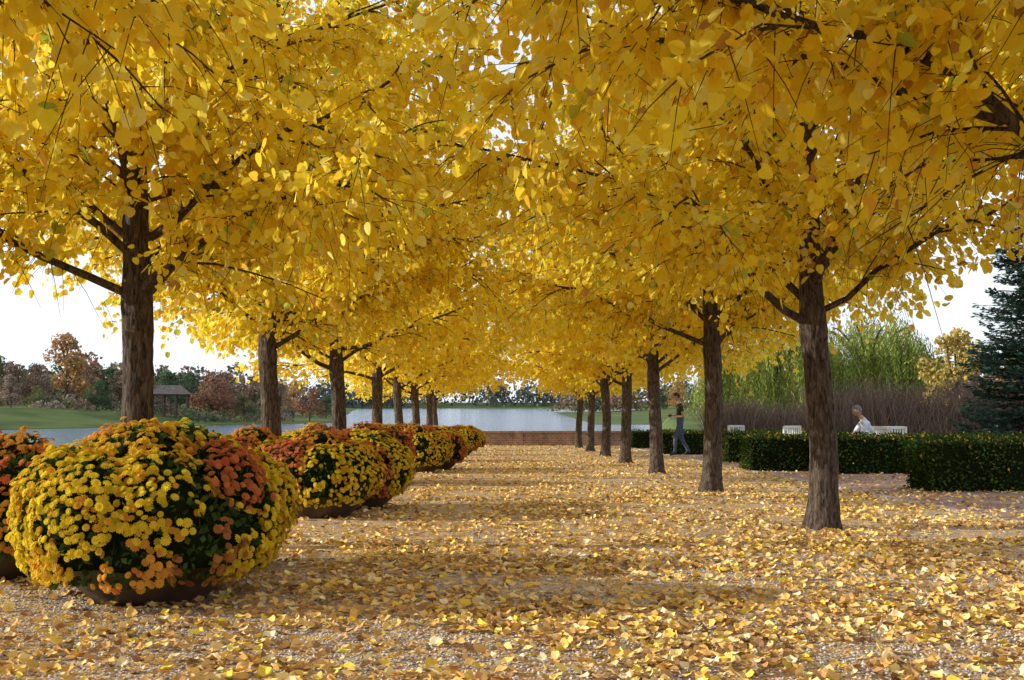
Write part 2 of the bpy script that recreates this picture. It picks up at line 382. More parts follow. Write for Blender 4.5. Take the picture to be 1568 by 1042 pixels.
for (y0,y1,x0,x1,dn) in [(2.8,6,-4,4.5,900),(6,9,-5,5,420)]:
    n=int((y1-y0)*(x1-x0)*dn)
    P=np.stack([rng.uniform(x0,x1,n),rng.uniform(y0,y1,n)],1)
    pos=np.stack([P[:,0],P[:,1],gz(P[:,1])+.008],1)
    g=rng.uniform(.46,.86,n)[:,None]*np.array([[1,.92,.85]])*rng.uniform(.9,1.05,(n,1))
    X=rv(n);cards(mb,OV,OF,pos,X,nrm(np.array([0,0,1])+rng.normal(0,.3,(n,3))),rng.uniform(.005,.0115,n),0,g)
obj('gravel_pebbles',mb.mesh('gravel_pebbles',[M_twig]))

# ------------------------------------------------------------------ chrysanthemum planters
def flower_template():
    V=[];F=[];T=[]
    def ring(n,r1,r0,z1,z0,zc,ph,t):
        c=len(V);V.append((0,0,zc));T.append(t*.85)
        b=len(V)
        for k in range(n):
            a=2*math.pi*k/n+ph;V.append((math.cos(a)*r1,math.sin(a)*r1,z1));T.append(t+.2)
            a+=math.pi/n;V.append((math.cos(a)*r0,math.sin(a)*r0,z0));T.append(t)
        for k in range(n):
            F.append([c,b+(2*k-1)%(2*n),b+2*k,b+2*k+1])
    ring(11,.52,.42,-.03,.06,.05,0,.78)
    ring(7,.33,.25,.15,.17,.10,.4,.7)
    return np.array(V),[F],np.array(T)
FV,FF,FT=flower_template()
YEL=(.93,.74,.06);ORG=(.86,.46,.08);RED=(.70,.24,.09);BRZ=(.50,.24,.07);GOLD=(.92,.62,.06)
M_bowl=simple('planter_glaze',(.06,.035,.022),.45,.4,5,.2,.1)
def mound(seed,lobes,fs=.054,nper=900):
    rg=np.random.default_rng(seed);mb=MB()
    prof=[(.0,.0),(.34,.0),(.36,.03),(.44,.1),(.52,.2),(.57,.3),(.6,.335),(.59,.36),(.55,.36),(.5,.3),(.0,.28)]
    S=40;V=[];
    for r_,z_ in prof:
        for a in range(S): V.append((r_*math.cos(2*math.pi*a/S),r_*math.sin(2*math.pi*a/S),z_))
    F=[]
    for p in range(len(prof)-1):
        for a in range(S): F.append((p*S+a,p*S+(a+1)%S,(p+1)*S+(a+1)%S,(p+1)*S+a))
    mb.add(V,[F],0,(.1,.1,.1))
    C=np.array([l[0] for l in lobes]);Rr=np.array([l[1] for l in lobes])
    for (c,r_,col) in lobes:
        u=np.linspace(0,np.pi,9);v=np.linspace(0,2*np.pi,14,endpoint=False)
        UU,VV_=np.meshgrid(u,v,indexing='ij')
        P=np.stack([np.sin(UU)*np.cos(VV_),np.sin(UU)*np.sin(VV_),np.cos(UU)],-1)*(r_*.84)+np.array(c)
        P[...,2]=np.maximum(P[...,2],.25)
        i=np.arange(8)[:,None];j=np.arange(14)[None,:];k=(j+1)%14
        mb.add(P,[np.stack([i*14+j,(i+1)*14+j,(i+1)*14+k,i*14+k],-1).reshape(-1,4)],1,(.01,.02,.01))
    for li,(c,r_,col) in enumerate(lobes):
        for kind in (0,1):
            n=int(nper*(r_/.4)**2*(1.7 if kind==0 else .9))
            d=rg.standard_normal((n,3));d/=np.linalg.norm(d,axis=1,keepdims=True)
            rr=r_*(1+.045*rg.standard_normal(n)) if kind==0 else r_*rg.uniform(.82,.96,n)
            P=np.array(c)+d*rr[:,None]
            D=np.linalg.norm(P[:,None,:]-C[None],axis=2)/Rr[None];D[:,li]=9
            ok=(D.min(1)>.95)&(P[:,2]>.16)
            if kind==0:
                q=np.array([noise.noise(Vector((p[0]*9+seed,p[1]*9,p[2]*9))) for p in P])
                q2=np.array([noise.noise(Vector((p[0]*3.2+seed,p[1]*3.2,p[2]*3.2+9))) for p in P])
                thr=-.25 if col!=BRZ else .0
                ok&=(q+.8*q2>thr)
            P=P[ok];d=d[ok];n=len(P)
            if n==0: continue
            if kind==0:
                cell={};kp=[]
                md=fs*.58
                for ii,p in enumerate(P):
                    key=(int(p[0]/md),int(p[1]/md),int(p[2]/md));bad=False
                    for a in (-1,0,1):
                        for b_ in (-1,0,1):
                            for c_ in (-1,0,1):
                                for jj in cell.get((key[0]+a,key[1]+b_,key[2]+c_),()):
                                    e_=P[jj]-p
                                    if e_[0]*e_[0]+e_[1]*e_[1]+e_[2]*e_[2]<md*md: bad=True
                    if not bad: cell.setdefault(key,[]).append(ii);kp.append(ii)
                P=P[kp];d=d[kp];n=len(P)
                Z=d+rg.normal(0,.34,(n,3))+np.array([0,0,.25]);Z/=np.linalg.norm(Z,axis=1,keepdims=True)
                X=np.cross(Z,rg.standard_normal((n,3)))
                base=np.array(col)*(1+.09*rg.standard_normal((n,1)))
                m_=rg.uniform(size=n)<.12;base[m_]=base[m_]*np.array([.85,.6,.8])
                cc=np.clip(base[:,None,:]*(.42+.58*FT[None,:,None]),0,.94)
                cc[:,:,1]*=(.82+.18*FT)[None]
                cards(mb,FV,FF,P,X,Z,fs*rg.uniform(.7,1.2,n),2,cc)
            else:
                X=d+rg.normal(0,.6,(n,3))
                Z=rg.standard_normal((n,3))
                g=np.array([.055,.10,.022])*rg.uniform(.6,1.6,(n,1))
                cards(mb,CARD,CARDF,P,X,Z,rg.uniform(.04,.07,n),3,g)
    return mb.mesh('planter_mesh_%d'%seed,[M_bowl,M_core,M_petal,M_green],(0,1))
def P_(ang,rad,z,r,col): return ((rad*math.cos(R(ang)),rad*math.sin(R(ang)),z),r,col)
L1=[P_(-150,.40,.55,.40,YEL),P_(-112,.44,.52,.38,YEL),P_(-120,.46,.30,.30,GOLD),P_(-82,.52,.30,.25,ORG),P_(-68,.42,.55,.36,YEL),P_(-45,.48,.42,.32,BRZ),P_(-28,.50,.40,.28,YEL),P_(-12,.40,.62,.33,RED),P_(5,.46,.45,.34,YEL),
    P_(35,.42,.5,.40,YEL),P_(90,.42,.5,.4,GOLD),P_(140,.42,.5,.4,YEL),P_(180,.46,.38,.36,YEL),P_(-100,.14,.74,.33,GOLD),P_(30,.2,.72,.35,YEL),P_(150,.24,.72,.33,ORG)]
L2=[P_(-160,.36,.5,.38,RED),P_(-120,.36,.52,.36,RED),P_(-80,.38,.48,.36,YEL),P_(-40,.38,.48,.36,YEL),P_(0,.38,.5,.36,GOLD),P_(60,.36,.5,.36,ORG),P_(120,.36,.5,.36,YEL),P_(180,.4,.4,.32,ORG),P_(-100,.1,.66,.34,ORG),P_(60,.15,.66,.34,RED)]
L3=[P_(-170,.36,.5,.36,YEL),P_(-125,.36,.5,.36,ORG),P_(-80,.38,.46,.36,RED),P_(-40,.38,.48,.36,YEL),P_(0,.38,.5,.36,YEL),P_(60,.36,.5,.36,YEL),P_(120,.36,.5,.36,RED),P_(-60,.1,.64,.34,YEL),P_(130,.15,.64,.34,RED)]
PM=[mound(1,L1,nper=1300),mound(2,L2),mound(3,L3)]
for (x,y,v,rz,s) in [(-2.02,6.75,0,0,.93),(-2.12,8.1,2,.6,.93),(-3.3,7.75,1,2.2,.93),
                   (-1.98,12.6,1,0,.92),(-1.76,13.9,2,.3,.93),(-2.95,13.6,1,.5,.95),(-2.2,19.2,1,3,1),(-3.2,19.9,2,3,1),
                   (-1.76,23.8,1,0,.95),(-1.5,25.2,2,1.,.95),(-2.5,25.2,0,0,.9),(-1.6,30.6,0,1,.85),(-1.45,36.5,2,2,.95),(-1.35,42.5,0,1,.85),(-2.6,31,1,2,1)]:
    obj('chrysanthemum_planter',PM[v],(x,y,gz(y)+.006),rz,s)

# ------------------------------------------------------------------ box hedges
def hedge(name,x0,x1,y0,y1,h,dn=900):
    mb=MB();z0=gz((y0+y1)/2)-.05;z1=z0+h+.05
    i_=.05
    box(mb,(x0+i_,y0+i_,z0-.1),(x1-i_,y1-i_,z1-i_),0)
    faces=[((x0,y0,z0),(x1-x0,0,0),(0,0,z1-z0),(0,-1,0)),((x0,y1,z0),(x1-x0,0,0),(0,0,z1-z0),(0,1,0)),((x0,y0,z0),(0,y1-y0,0),(0,0,z1-z0),(-1,0,0)),((x1,y0,z0),(0,y1-y0,0),(0,0,z1-z0),(1,0,0)),((x0,y0,z1),(x1-x0,0,0),(0,y1-y0,0),(0,0,1))]
    for o_,a,b_,nn in faces:
        o_=np.array(o_);a=np.array(a);b_=np.array(b_);nn=np.array(nn,float)
        n=int(np.linalg.norm(a)*np.linalg.norm(b_)*dn)
        u=rng.uniform(0,1,(n,1));v=rng.uniform(0,1,(n,1))
        P=o_+a*u+b_*v
        bump=np.array([noise.noise(Vector(p*2.2)) for p in P])
        P=P+nn*(bump*.10+rng.normal(0,.03,n)-.01)[:,None]
        c=np.array([.05,.09,.022])*rng.uniform(.5,1.8,(n,1))*(1+.6*bump[:,None])
        if nn[2]>.5:
            mm=rng.uniform(size=n)<.12;c[mm]=np.array([.75,.5,.1])
        else:
            mm=rng.uniform(size=n)<.012;c[mm]=np.array([.7,.42,.08])
        cards(mb,CARD,CARDF,P,nn+rng.normal(0,.8,(n,3)),rng.standard_normal((n,3)),rng.uniform(.035,.065,n),1,c)
    return obj(name,mb.mesh(name,[M_core,M_green]))
hedge('box_hedge',6.15,14,16.9,18.0,.75,900)
hedge('box_hedge',5.05,6.4,24.2,25.2,.72,800)
hedge('box_hedge',6.4,11.5,22.9,24.0,.74,800)
hedge('box_hedge',4.75,12,36.8,38,.72,500)
hedge('box_hedge',5.6,8.2,29.5,30.4,.66,500)
hedge('box_hedge',5.0,14,46,47,.7,400)

# ------------------------------------------------------------------ bare shrub hedge
def twighedge(x0,x1,y0,y1,h,n):
    mb=MB();z0=gz((y0+y1)/2)
    nc=int((x1-x0)*1.6)
    cx=np.linspace(x0,x1,nc)+rng.normal(0,.15,nc);ch=h*rng.uniform(.82,1.05,nc)
    for k in range(n):
        c=rng.integers(nc);y=rng.uniform(y0,y1)
        b0=np.array([cx[c]+rng.normal(0,.15),y,z0]);a=rng.normal(0,.30);hh=ch[c]*rng.uniform(.5,1.0)
        st=rng.uniform(0,.55) if rng.uniform()<.65 else 0
        dirx=np.array([a,rng.normal(0,.2),1.])
        p0=b0+dirx*hh*st;p2=b0+dirx*hh+np.array([rng.normal(0,.12),0,0])
        p1=(p0+p2)/2+rng.normal(0,.05,3)
        g=rng.uniform(.5,1.9)
        tube(mb,[p0,p1,p2],[.010,.007,.003],3,0,np.array([.20,.145,.115])*g)
    m_=int(n*1.2)
    c=rng.integers(nc,size=m_);u=rng.uniform(.08,1,m_)
    P=np.stack([cx[c]+rng.normal(0,.3,m_)*u,rng.uniform(y0,y1,m_),z0+ch[c]*u],1)
    cards(mb,CARD,CARDF,P,rng.standard_normal((m_,3)),rng.standard_normal((m_,3)),rng.uniform(.04,.08,m_),0,np.array([.19,.125,.09])*rng.uniform(.5,1.7,(m_,1)))
    return obj('bare_shrub_hedge',mb.mesh('bare_shrub_hedge',[M_twig]))
twighedge(10.8,17.6,38.2,39.8,2.5,5000)
twighedge(8.6,12.0,47.4,48.6,2.2,2200)

# ------------------------------------------------------------------ willow
def willow(seed,Rw=5.2,H=9.5):
    global rng
    rng=np.random.default_rng(seed);mb=MB()
    t=np.linspace(0,1,10)
    tube(mb,np.stack([.3*t,.1*np.sin(t*4),t*H*.5],1),.38*(1-t*.5),12,0,(.12,.09,.06))
    for k in range(9):
        a=k*.7+rng.uniform(0,.4);q=np.linspace(0,1,7)
        tube(mb,np.stack([.3+np.cos(a)*Rw*.6*q,np.sin(a)*Rw*.6*q,H*.42+H*.34*np.sin(q*1.6)],1),.14*(1-q)+.03,6,0,(.12,.09,.06))
    nb=44;BA=rng.uniform(0,6.28,nb);BR=Rw*np.sqrt(rng.uniform(0,1,nb));BZ=rng.uniform(.8,1.03,nb);BB=rng.uniform(.5,2.6,nb);BC=rng.uniform(.55,1.4,nb)
    for k in range(1700):
        g=rng.integers(nb)
        cx=math.cos(BA[g])*BR[g]+rng.normal(0,.55);cy=math.sin(BA[g])*BR[g]+rng.normal(0,.55)
        r_=math.hypot(cx,cy)
        zt=H*(1-.40*min(1.3,r_/Rw)**2)*BZ[g]*rng.uniform(.8,1.02);zb=BB[g]*rng.uniform(.6,1.5)
        if rng.uniform()<.3: zb=zt-rng.uniform(1.5,3)
        if zt-zb<1: continue
        n=int((zt-zb)/.17);u=np.linspace(0,1,n)
        x=cx*(1+.08*np.sin(u*1.6))+rng.normal(0,.05,n);y=cy*(1+.08*np.sin(u*1.6))+rng.normal(0,.05,n)
        P=np.stack([x,y,zt-(zt-zb)*u],1)
        c=np.array([.22,.27,.06])*BC[g]*rng.uniform(.75,1.25,(n,1))
        if rng.uniform()<.25: c=c*np.array([1.5,1.15,1])
        cards(mb,NEED,CARDF,P,np.array([0,0,-1])+rng.normal(0,.35,(n,3)),rng.standard_normal((n,3)),rng.uniform(.22,.42,n),1,np.clip(c,0,.8))
    return mb.mesh('willow_mesh',[M_bark,M_green],(0,))
W1=willow(5)
obj('willow_tree',W1,(17.4,77,-.85),0,.86);obj('willow_tree',W1,(25.0,80,-.85),2,.98)

# ------------------------------------------------------------------ spruce
def spruce(seed,H=8,Rb=2.6):
    global rng
    rng=np.random.default_rng(seed);mb=MB()
    t=np.linspace(0,1,8);tube(mb,np.stack([t*0,t*0,t*H],1),.13*(1-t)+.01,8,0,(.08,.05,.04))
    z=.25;PP=[];DD=[]
    while z<H-.1:
        L=Rb*(1-z/H)**.75
        for k in range(9):
            a=rng.uniform(0,6.28);l=L*rng.uniform(.7,1.12)
            n=int(l*95)+8;u=rng.uniform(.12,1,n)
            w=.32*(1-u*.6)*min(1,l)
            off=rng.uniform(-1,1,n)*w
            x=np.cos(a)*u*l-np.sin(a)*off;y=np.sin(a)*u*l+np.cos(a)*off
            zz=z-.18*u*l+.22*l*u**3-np.abs(off)*.3+rng.normal(0,.03,n)
            PP.append(np.stack([x,y,zz],1))
            d=np.array([math.cos(a),math.sin(a),.1]);s_=np.array([-math.sin(a),math.cos(a),0])
            DD.append(d+s_*np.sign(off)[:,None]*.9+rng.normal(0,.3,(n,3)))
            tube(mb,[[0,0,z],[math.cos(a)*l,math.sin(a)*l,z+.04*l]],[.02,.005],3,0,(.07,.05,.04))
        z+=.2
    P=np.concatenate(PP);D=np.concatenate(DD);n=len(P)
    c=np.array([.075,.13,.095])*rng.uniform(.5,1.6,(n,1))
    cards(mb,[(0,0,0),(.5,-.2,0),(1,0,0),(.5,.2,0)],CARDF,P,D,np.array([0,0,1])+rng.normal(0,.5,(n,3)),rng.uniform(.10,.2,n),1,c)
    return mb.mesh('spruce_mesh',[M_bark,M_green],(0,))
S1=spruce(8)
obj('spruce_tree',S1,(14.0,30.5,gz(30)),0,.95)
obj('spruce_tree',S1,(19.5,37,gz(37)),1,1.0)

# ------------------------------------------------------------------ distant trees
def cloudtree(seed,H=10,W=4,nb=26,nper=90,cs=.42):
    global rng
    rng=np.random.default_rng(seed);mb=MB()
    t=np.linspace(0,1,7);tube(mb,np.stack([.2*np.sin(t*3),t*0,t*H*.8],1),.2*(1-t)+.03,7,0,(.1,.08,.06))
    for k in range(nb):
        a=rng.uniform(0,6.28);u=rng.uniform(0,1);z=H*(.22+.7*u);rr=W*math.sin(min(1,(.12+.88*(1-u)**.7))*1.5)*rng.uniform(.3,.85)
        c=np.array([math.cos(a)*rr,math.sin(a)*rr,z]);q=np.linspace(0,1,4)[:,None]
        s0=np.array([0,0,z*.55]);tube(mb,s0+(c-s0)*q+np.array([0,0,.4])*np.sin(q*3),[.07,.05,.03,.015],4,0,(.1,.08,.06))
        R_=W*rng.uniform(.22,.4)
        P=c+rv(nper)*(R_*rng.uniform(.3,1.05,(nper,1))**.6)*np.array([1,1,.75])
        s=rng.uniform(.75,1.2)
        cards(mb,CARD,CARDF,P,rng.standard_normal((nper,3)),rng.standard_normal((nper,3))+np.array([0,0,.4]),rng.uniform(.6,1.3,nper)*cs,1,np.full((nper,3),1.)*np.clip(s*rng.uniform(.65,1.25,(nper,1)),0,1.6)*.6)
    return mb
TT={}
def tinted(name,c):
    if name not in TT: TT[name]=leafmat('foliage_'+name,.2,tint=tuple(min(1,x/.6) for x in c))
    return TT[name]
CT=[cloudtree(31),cloudtree(32,9,4.6,30),cloudtree(33,11,3.4,24)]
CTM=[c.mesh('autumn_tree_mesh',[M_bark,M_green],(0,)) for c in CT]
rng=np.random.default_rng(5)
PALC={'rust':(.32,.17,.11),'orange':(.48,.29,.12),'olive':(.20,.21,.10),'green':(.09,.14,.07),'brown':(.27,.19,.14),'yellow':(.55,.42,.12),'red':(.32,.15,.12),'pale':(.34,.26,.21)}
def put(name,v,x,y,z,s,c,rz):
    o=obj(name,CTM[v],(x,y,z-.2),rz,s)
    o.material_slots[1].link='OBJECT';o.material_slots[1].material=tinted(c,PALC[c]);return o
def hz(x,y): return float(height(np.array([float(x)]),np.array([float(y)]))[0])
left=[(-30,215,1.1,'rust',0),(30,200,.85,'brown',1),(105,190,1.25,'orange',2),(60,215,.8,'brown',0),(150,180,.55,'green',1),(185,215,.75,'brown',2),(220,230,.8,'olive',0),(262,235,.8,'green',2),(295,240,.8,'green',0),(325,185,.9,'rust',1),(390,215,.85,'brown',2),(375,190,.5,'olive',1),(430,205,.7,'brown',0),(475,200,.68,'rust',1),(450,235,.8,'orange',2),(5,240,1.2,'olive',1),(120,240,.9,'brown',0),(20,168,.5,'pale',2),(350,240,.9,'brown',0),(170,240,.8,'green',2),(-90,190,1.1,'orange',1),(-160,210,1.2,'rust',0),(500,240,.55,'green',1),(410,245,.8,'green',0),(60,178,.4,'olive',1),(240,190,.5,'pale',0),(410,188,.5,'pale',2)]
for k,(px,y,s,c,v) in enumerate(left):
    x=(px-773)/1790*y;put('autumn_tree',v,x,y,hz(x,y),s,c,k*1.3)
right=[(1462,62,.62,'yellow',2),(1420,150,.8,'pale',0),(1390,160,.8,'brown',1),(1110,150,.8,'olive',0),(1300,140,.8,'brown',1),(1080,240,.85,'olive',1),(1200,150,.9,'yellow',2),(1500,130,.9,'pale',1),(1570,120,.9,'orange',1),(1040,330,.9,'orange',0),(1650,70,1,'green',1),(1010,300,.6,'green',2)]
for k,(px,y,s,c,v) in enumerate(right):
    x=(px-773)/1790*y;put('autumn_tree',v,x,y,max(hz(x,y),-.9),s,c,k*1.9)
def mass(name,pts,cs,nper):
    mb=MB()
    for (x,y,h,w,c) in pts:
        z=hz(x,y);n=nper
        P=np.stack([x+rng.normal(0,w*.42,n),y+rng.normal(0,w*.4,n),np.zeros(n)],1)
        rr=np.abs(P[:,0]-x)/w
        P[:,2]=z+h*np.clip(1-rr**1.6,.15,1)*rng.uniform(.05,1,n)**.7
        cc=np.array(c)*rng.uniform(.55,1.35,(n,1))
        cards(mb,CARD,CARDF,P,rng.standard_normal((n,3)),rng.standard_normal((n,3)),cs*rng.uniform(.6,1.3,n),0,np.clip(cc,0,.8))
    return obj(name,mb.mesh(name,[M_green]))
cl=[PALC['green'],PALC['pale'],PALC['olive'],PALC['brown'],PALC['rust'],(.10,.14,.09),(.11,.14,.10),PALC['brown']]
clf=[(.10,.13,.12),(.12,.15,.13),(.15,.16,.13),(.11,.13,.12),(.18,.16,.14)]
pts=[]
for k in range(330):
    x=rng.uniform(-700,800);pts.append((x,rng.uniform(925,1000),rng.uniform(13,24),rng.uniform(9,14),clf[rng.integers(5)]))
mass('distant_tree_line',pts,3.2,90)
pts=[]
for k in range(120):
    x=rng.uniform(-190,-52);y=rng.uniform(250,300);pts.append((x,y,rng.uniform(6,12),rng.uniform(4,6),cl[rng.integers(8)]))
for k in range(120):
    x=rng.uniform(22,300);pts.append((x,rng.uniform(400,440),rng.uniform(7,13),rng.uniform(5,8),cl[rng.integers(8)]))
for k in range(70):
    x=rng.uniform(30,130);pts.append((x,rng.uniform(140,165),rng.uniform(4,9),rng.uniform(3,5),cl[rng.integers(8)]))
mass('background_trees',pts,1.1,220)
pts=[]
for k in range(80):
    px=rng.uniform(-40,500);y=rng.uniform(172,200);x=(px-773)/1790*y;pts.append((x,y,rng.uniform(1.,2.4),rng.uniform(1.2,2.4),cl[rng.integers(8)]))
mass('shore_shrubs',pts,.4,120)

y=180;x=(262-773)/1790*y;z=hz(x,y)
e=empty('garden_pavilion',(x,y,z+.5),.2)
M_wood=simple('pavilion_wood',(.12,.08,.06),.8,.2,3,.2);M_roof=simple('pavilion_roof',(.13,.11,.10),.8,.2,3,.2)
mb=MB()
for sx in (-2.6,-.9,.9,2.6):
    for sy in (-1.4,1.4): box(mb,(sx-.14,sy-.14,-1.2),(sx+.14,sy+.14,2.7))
box(mb,(-2.8,-1.6,2.7),(2.8,1.6,2.9));obj('posts',mb.mesh('posts',[M_wood]),parent=e)
mb=MB();mb.add([(-3.2,-2,2.903),(3.2,-2,2.903),(3.2,2,2.903),(-3.2,2,2.903),(-1.5,0,4.3),(1.5,0,4.3)],[[(0,1,5,4),(2,3,4,5)],[(1,2,5),(3,0,4)],[(3,2,1,0)]],0,(0,0,0))
obj('roof',mb.mesh('roof',[M_roof]),parent=e)

# ------------------------------------------------------------------ white garden chairs
M_white=simple('white_paint',(.75,.75,.72),.5,.4,6,.05)
def chair(loc,rz,w=.6):
    e=empty('garden_chair' if w<1 else 'garden_bench',loc,rz)
    mb=MB();h=w/2
    for sx in (-h,h-.05):
        box(mb,(sx,-.25,0),(sx+.05,-.2,.62));box(mb,(sx,.22,0),(sx+.05,.27,.92));box(mb,(sx,-.27,.622),(sx+.05,.216,.655))
    obj('frame',mb.mesh('frame',[M_white]),parent=e)
    mb=MB()
    for k in range(6): box(mb,(-h+.052,-.24+k*.075,.42),(h-.052,-.18+k*.075,.445))
    obj('seat',mb.mesh('seat',[M_white]),parent=e)
    mb=MB();box(mb,(-h+.052,.225,.87),(h-.052,.262,.93));box(mb,(-h+.052,.225,.5),(h-.052,.262,.54))
    n=int(w/.075)
    for k in range(n):
        x=-h+.08+k*(w-.17)/(n-1);box(mb,(x-.014,.232,.542),(x+.014,.255,.868))
    obj('backrest',mb.mesh('backrest',[M_white]),parent=e)
y=25.9
chair(((1376-773)/1790*y,y,gz(y)),.15,.62)
chair(((1132-773)/1790*39.5,39.5,gz(39.5)),.3,.62)
chair(((1222-773)/1790*31.5,31.5,gz(31.5)),.5,.62)
SX=(1330-773)/1790*25.2
chair((SX+.06,25.3,gz(25.3)),-math.pi/2,1.2)

# ------------------------------------------------------------------ people
M_skin=simple('skin',(.48,.28,.19),.55,.3,30,.06)
M_shirtD=simple('dark_tshirt',(.045,.045,.028),.85,.15,20,.2)
M_jeans=simple('jeans',(.075,.10,.155),.85,.15,25,.2)
M_shoe=simple('shoes',(.03,.028,.028),.6,.3)
M_shirtW=simple('pale_shirt',(.62,.68,.78),.8,.2,15,.06)
M_khaki=simple('khaki_trousers',(.25,.2,.14),.85,.15,20,.15)
M_hairD=simple('dark_hair',(.025,.015,.01),.6,.3,60,.3)
M_hairG=simple('grey_hair',(.17,.16,.15),.6,.3,60,.2)
M_eye=simple('eye',(.02,.02,.02),.2,.5)
M_phone=simple('camera_body',(.02,.02,.02),.35,.5)
def skin_mesh(name,chains,mats,parent,sub=2):
    verts,edges,rad,roots,elab=chains
    me=bpy.data.meshes.new(name+'_sk');me.from_pydata(verts,edges,[]);me.update()
    o=bpy.data.objects.new(name+'_sk',me);COL.objects.link(o)
    md=o.modifiers.new('Skin','SKIN');md.branch_smoothing=.6
    sv=me.skin_vertices[0].data
    for k,r_ in enumerate(rad):
        sv[k].radius=(r_[0],r_[1]) if hasattr(r_,'__len__') else (r_,r_);sv[k].use_root=(k in roots)
    s2=o.modifiers.new('Sub','SUBSURF');s2.levels=sub;s2.render_levels=sub
    dg=bpy.context.evaluated_depsgraph_get();dg.update()
    nm=bpy.data.meshes.new_from_object(o.evaluated_get(dg));nm.name=name
    bpy.data.objects.remove(o,do_unlink=True)
    nm.materials.clear()
    for m in mats: nm.materials.append(m)
    mr_=[(r_[0]+r_[1])/2 if hasattr(r_,'__len__') else r_ for r_ in rad]
    E=[(Vector(verts[a]),Vector(verts[b]),l,mr_[a],mr_[b]) for (a,b),l in zip(edges,elab)]
    for p in nm.polygons:
        c=p.center;best=1e9;bl=0
        for a,b_,l,ra,rb in E:
            ab=b_-a;t=max(0,min(1,(c-a).dot(ab)/max(ab.length_squared,1e-9)));d=(c-a-ab*t).length-(ra+(rb-ra)*t)
            if d<best: best=d;bl=l
        p.material_index=bl;p.use_smooth=True
    return obj(name,nm,parent=parent)
def head(parent,loc,pitch,skin,hair):
    mb_=bmesh.new();bmesh.ops.create_icosphere(mb_,subdivisions=4,radius=1)
    for v in mb_.verts:
        x,y,z=v.co
        jaw=1-.28*max(0,-z)**1.2
        nx=x*.098;nyy=y*.076*jaw;nz=z*.122
        if x<0 and z<-.2: nx*=(1-.45*min(1,(-z-.2)))
        if x>0:
            nose=math.exp(-((y/.17)**2))*math.exp(-(((z+.12)/.22)**2))
            nx+=.026*nose
            nx-=.010*math.exp(-(((abs(y)-.35)/.16)**2))*math.exp(-(((z-.05)/.12)**2))
            nx+=.006*math.exp(-((y/.25)**2))*math.exp(-(((z+.48)/.08)**2))
            nx+=.008*math.exp(-((y/.3)**2))*math.exp(-(((z+.85)/.15)**2))
        hr=(z>.5 or (x<.05 and z>-.35) or (x<.35 and z>.25))
        if hr: nx*=1.07;nyy*=1.09;nz*=1.06
        v.co=(nx,nyy,nz)
    for f in mb_.faces:
        c=f.calc_center_median();x,y,z=c.x/.098,c.y/.076,c.z/.122
        f.material_index=1 if (z>.52 or (x<.02 and z>-.35) or (x<.32 and z>.27)) else 0;f.smooth=True
    for sy in (-1,1):
        r_=bmesh.ops.create_uvsphere(mb_,u_segments=10,v_segments=8,radius=1,matrix=Matrix.Translation((.0,sy*.079,-.005))@Matrix.Diagonal((.018,.009,.032,1)))
        r_=bmesh.ops.create_uvsphere(mb_,u_segments=8,v_segments=6,radius=.009,matrix=Matrix.Translation((.083,sy*.028,.006)))
        for v in r_['verts']:
            for f in v.link_faces: f.material_index=2
    me=bpy.data.meshes.new('head');mb_.to_mesh(me);mb_.free()
    for m in (skin,hair,M_eye): me.materials.append(m)
    o=obj('head',me,loc,parent=parent);o.rotation_euler=(0,pitch,0);return o
def hand(parent,name,wrist,dirv,upv,side):
    d=Vector(dirv).normalized();u=Vector(upv);u=(u-d*u.dot(d)).normalized();s=d.cross(u)*side
    W=Vector(wrist);verts=[];edges=[];rad=[];roots=[];lab=[]
    def chain(pts,rs):
        b=len(verts);roots.append(b)
        for p,r_ in zip(pts,rs): verts.append(tuple(p));rad.append(r_)
        for k in range(len(pts)-1): edges.append((b+k,b+k+1));lab.append(0)
    chain([W-d*.02,W+d*.03,W+d*.085],[(.026,.02),(.036,.017),(.038,.014)])
    for off,L in ((-.030,.065),(-.010,.078),(.010,.074),(.029,.058)):
        b0=W+d*.075+s*off
        chain([b0,b0+d*.035,b0+d*(.035+L*.45)-u*L*.35,b0+d*(.035+L*.5)-u*L*.85],[.0095,.009,.0085,.0075])
    b0=W+d*.03-s*.028
    chain([b0,b0+d*.025-s*.022,b0+d*.055-s*.028-u*.012,b0+d*.075-s*.022-u*.03],[.012,.011,.0095,.008])
    return skin_mesh(name,(verts,edges,rad,roots,lab),[M_skin],parent,1)
def person(name,loc,rz,J,Rd,mats):
    names=['pelvis','waist','chest','neck0','neck1','shL','elL','wrL','shR','elR','wrR','hipL','knL','anL','heL','toL','hipR','knR','anR','heR','toR','slL','slR']
    verts=[J[n] for n in names];ix={n:i for i,n in enumerate(names)}
    E=[('pelvis','waist',1),('waist','chest',0),('chest','neck0',0),('neck0','neck1',2),('chest','shL',0),('shL','slL',0),('slL','elL',4),('elL','wrL',4),('chest','shR',0),('shR','slR',0),('slR','elR',4),('elR','wrR',4),
       ('pelvis','hipL',1),('hipL','knL',1),('knL','anL',1),('anL','toL',3),('pelvis','hipR',1),('hipR','knR',1),('knR','anR',1),('anR','toR',3),('anL','heL',3),('anR','heR',3)]
    e=empty(name,loc,rz)
    rad=[Rd[n] for n in names]
    skin_mesh('body',(verts,[(ix[a],ix[b]) for a,b,_ in E],rad,[0],[l for *_,l in E]),mats,e,3)
    return e
def mid(a,b,t): return tuple(a[i]+(b[i]-a[i])*t for i in range(3))
RD=dict(pelvis=(.16,.13),waist=(.15,.12),chest=(.155,.115),neck0=.066,neck1=.056,shL=.066,shR=.066,slL=.054,slR=.054,elL=.044,elR=.044,wrL=.03,wrR=.03,hipL=.10,hipR=.10,knL=.066,knR=.066,anL=.046,anR=.046,heL=.038,heR=.038,toL=.036,toR=.036)
